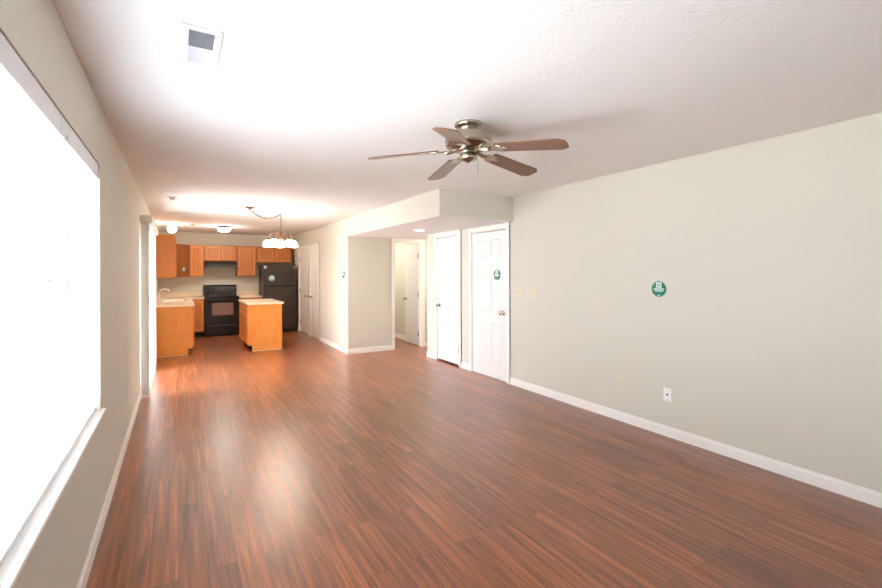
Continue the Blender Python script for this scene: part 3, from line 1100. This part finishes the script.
# ------------------------------------------------------------------ refrigerator
fg = thing('refrigerator', 'black top freezer refrigerator with a round pale sticker', 'refrigerator', (1.770, 11.33, 0))
FW, FD, FH = .795, YB - 11.33 - .03, 1.655
b = B(); box(b, 0, FW, .065, FD, .03, FH - .01, .006); box(b, .03, FW - .03, .10, FD - .05, 0, .03)
obj('body', b, 'black_textured', fg)
b = B(); box(b, .002, FW - .002, 0, .06, 1.15, FH, .012, 3)
fz = obj('freezer_door', b, 'black_textured', fg)
b = B(); box(b, .002, FW - .002, 0, .06, .09, 1.138, .012, 3)
fd = obj('fridge_door', b, 'black_textured', fg)
for par, q0, q1 in ((fz, 1.17, 1.58), (fd, .60, 1.12)):
    b = B(); box(b, FW - .075, FW - .035, -.05, -.028, q0, q1, .008, 3)
    box(b, FW - .07, FW - .04, -.03, 0.0, q0 + .005, q0 + .045, .004); box(b, FW - .07, FW - .04, -.03, 0.0, q1 - .045, q1 - .005, .004)
    obj('door_handle', b, 'dark_grey', par)
b = B(); box(b, .02, FW - .02, .03, .064, .02, .085, .004)
obj('toe_grille', b, 'dark_grey', fg)
b = B(); box(b, FW - .09, FW - .03, -.003, 0, 1.592, 1.612)
obj('badge', b, 'nickel', fz)
b = B(); box(b, .015, .075, -.0035, -.0003, 1.575, 1.64)
tag(obj('paper_tag', b, 'sticker_white', None), 'small white paper tag on the top left corner of the freezer door', 'tag').location = (1.770, 11.33, 0)

# ------------------------------------------------------------------ round stickers (each faces local -y)
def sticker(label, loc, rotz, r, base, mark=True):
    t = thing('round_sticker', label, 'sticker', loc, rotz)
    m90 = Matrix.Rotation(PI / 2, 4, 'X')
    bm = B(); lathe(bm, [(0, .0004), (r, .0004), (r, .0016), (0, .0016)], (0, 0, 0), 40, m90)
    obj('disc', bm, base, t)
    if mark:
        bm = B()
        e, e1 = -.0017, -.0024
        s = r
        # white square mark with a cut-out glyph, then lines of lettering too small to read
        box(bm, -.36 * s, -.22 * s, e1, e, .18 * s, .86 * s); box(bm, .22 * s, .36 * s, e1, e, .18 * s, .86 * s)
        box(bm, -.22 * s, .22 * s, e1, e, .72 * s, .86 * s); box(bm, -.22 * s, .22 * s, e1, e, .18 * s, .30 * s)
        box(bm, -.10 * s, .14 * s, e1, e, .54 * s, .64 * s); box(bm, -.14 * s, .10 * s, e1, e, .38 * s, .48 * s)
        obj('emblem', bm, 'sticker_white', t)
        bm = B()
        for z, hw in ((.04, .70), (-.12, .70), (-.27, .52)):
            x = -hw
            while x < hw - .02:
                ww = rnd.uniform(.07, .16)
                box(bm, x * s, min(x + ww, hw) * s, e1, e, (z - .05) * s, (z + .05) * s)
                x += ww + .03
        obj('lettering', bm, 'sticker_white', t)
        bm = B(); box(bm, -.2 * s, .2 * s, e1, e, -.84 * s, -.76 * s)
        obj('small_print', bm, 'sticker_white', t)
    return t


sticker('green round sticker on the bare right wall', (XR - .0005, 2.385, 1.307), -PI / 2, .07, 'green')
sticker('green round sticker stuck on the white door', (XR + .003, 4.735, 1.43), -PI / 2, .075, 'green')
sticker('muted green round sticker on the wall corner right of the pantry doors', (XS - .0005, 7.85, 1.438), -PI / 2, .08, 'muted_green')
sticker('pale mint round sticker on the freezer door', (1.962, 11.329, 1.335), 0, .072, 'mint')
mid = (pA + pB) / 2
nrm = Vector((math.sin(dang), -math.cos(dang), 0))
sp = Vector((XL + G, YB - G, UZ0)) + mid + nrm * .0172
sticker('small grey green sticker on the corner wall cabinet', (sp.x + .015, sp.y + .015, 1.545), dang, .06, 'sage')

# ------------------------------------------------------------------ plates on walls (face local -y)
def plate(name, label, cat, loc, rotz, w, h, m, feats):
    t = thing(name, label, cat, loc, rotz)
    bm = B(); box(bm, -w / 2, w / 2, -.006, -.0003, -h / 2, h / 2, .002)
    obj('cover_plate', bm, m, t)
    for f in feats:
        bm = B()
        if f[0] == 'toggle':
            box(bm, f[1] - .006, f[1] + .006, -.0075, -.005, -.014, .014)
            box(bm, f[1] - .004, f[1] + .004, -.018, -.0075, -.001, .012, .001)
            obj('toggle', bm, m, t)
        elif f[0] == 'socket':
            box(bm, -.016, .016, -.0085, -.0055, f[1] - .014, f[1] + .014, .003)
            so = obj('socket', bm, m, t)
            bm = B()
            for dx in (-.006, .006):
                box(bm, dx - .0012, dx + .0012, -.0092, -.0084, f[1] - .004, f[1] + .006)
            lathe(bm, [(0, .0008), (.0025, .0008), (.0025, 0), (0, 0)], (0, -.0084, f[1] - .009), 8, Matrix.Rotation(PI / 2, 4, 'X'))
            obj('slots', bm, 'slot_dark', so)
        elif f[0] == 'jack':
            lathe(bm, [(0, .012), (.005, .012), (.006, .004), (.009, .003), (.009, 0), (0, 0)], (0, -.006, 0), 12, Matrix.Rotation(PI / 2, 4, 'X'))
            obj('jack', bm, 'dark_grey', t)
        elif f[0] == 'screw':
            lathe(bm, [(0, .0012), (.003, .001), (.003, 0), (0, 0)], (f[1], -.006, f[2]), 8, Matrix.Rotation(PI / 2, 4, 'X'))
            obj('screw', bm, 'slot_dark', t)
    return t


plate('switch_plate', 'ivory three toggle switch plate right beside the white door casing', 'light switch', (XR, 4.285, 1.208), -PI / 2, .165, .116, 'ivory',
      [('toggle', -.046), ('toggle', 0), ('toggle', .046)])
plate('switch_plate', 'ivory two toggle switch plate farther from the white door', 'light switch', (XR, 4.03, 1.21), -PI / 2, .125, .122, 'ivory', [('toggle', -.023), ('toggle', .023)])
plate('switch_plate', 'ivory switch plate on the short beige hall wall', 'light switch', (2.838, YH, 1.21), 0, .118, .118, 'ivory', [('toggle', -.023), ('toggle', .023)])
plate('wall_outlet', 'ivory electrical outlet low on the right wall', 'outlet', (XR, 2.785, .373), -PI / 2, .072, .116, 'ivory', [('socket', .021), ('socket', -.021), ('screw', 0, 0)])
plate('cable_plate', 'white cable jack plate low on the right wall', 'outlet', (XR, 2.306, .373), -PI / 2, .072, .116, 'plate_white', [('jack',), ('screw', 0, .042), ('screw', 0, -.042)])
plate('wall_outlet', 'cream outlet on the left wall between window and patio door', 'outlet', (XL, 4.62, .42), PI / 2, .072, .116, 'wall_paint', [('socket', .021), ('socket', -.021)])
plate('wall_outlet', 'ivory outlet on the kitchen wall right of the range', 'outlet', (1.46, YB, 1.17), 0, .072, .116, 'ivory', [('socket', .021), ('socket', -.021)])
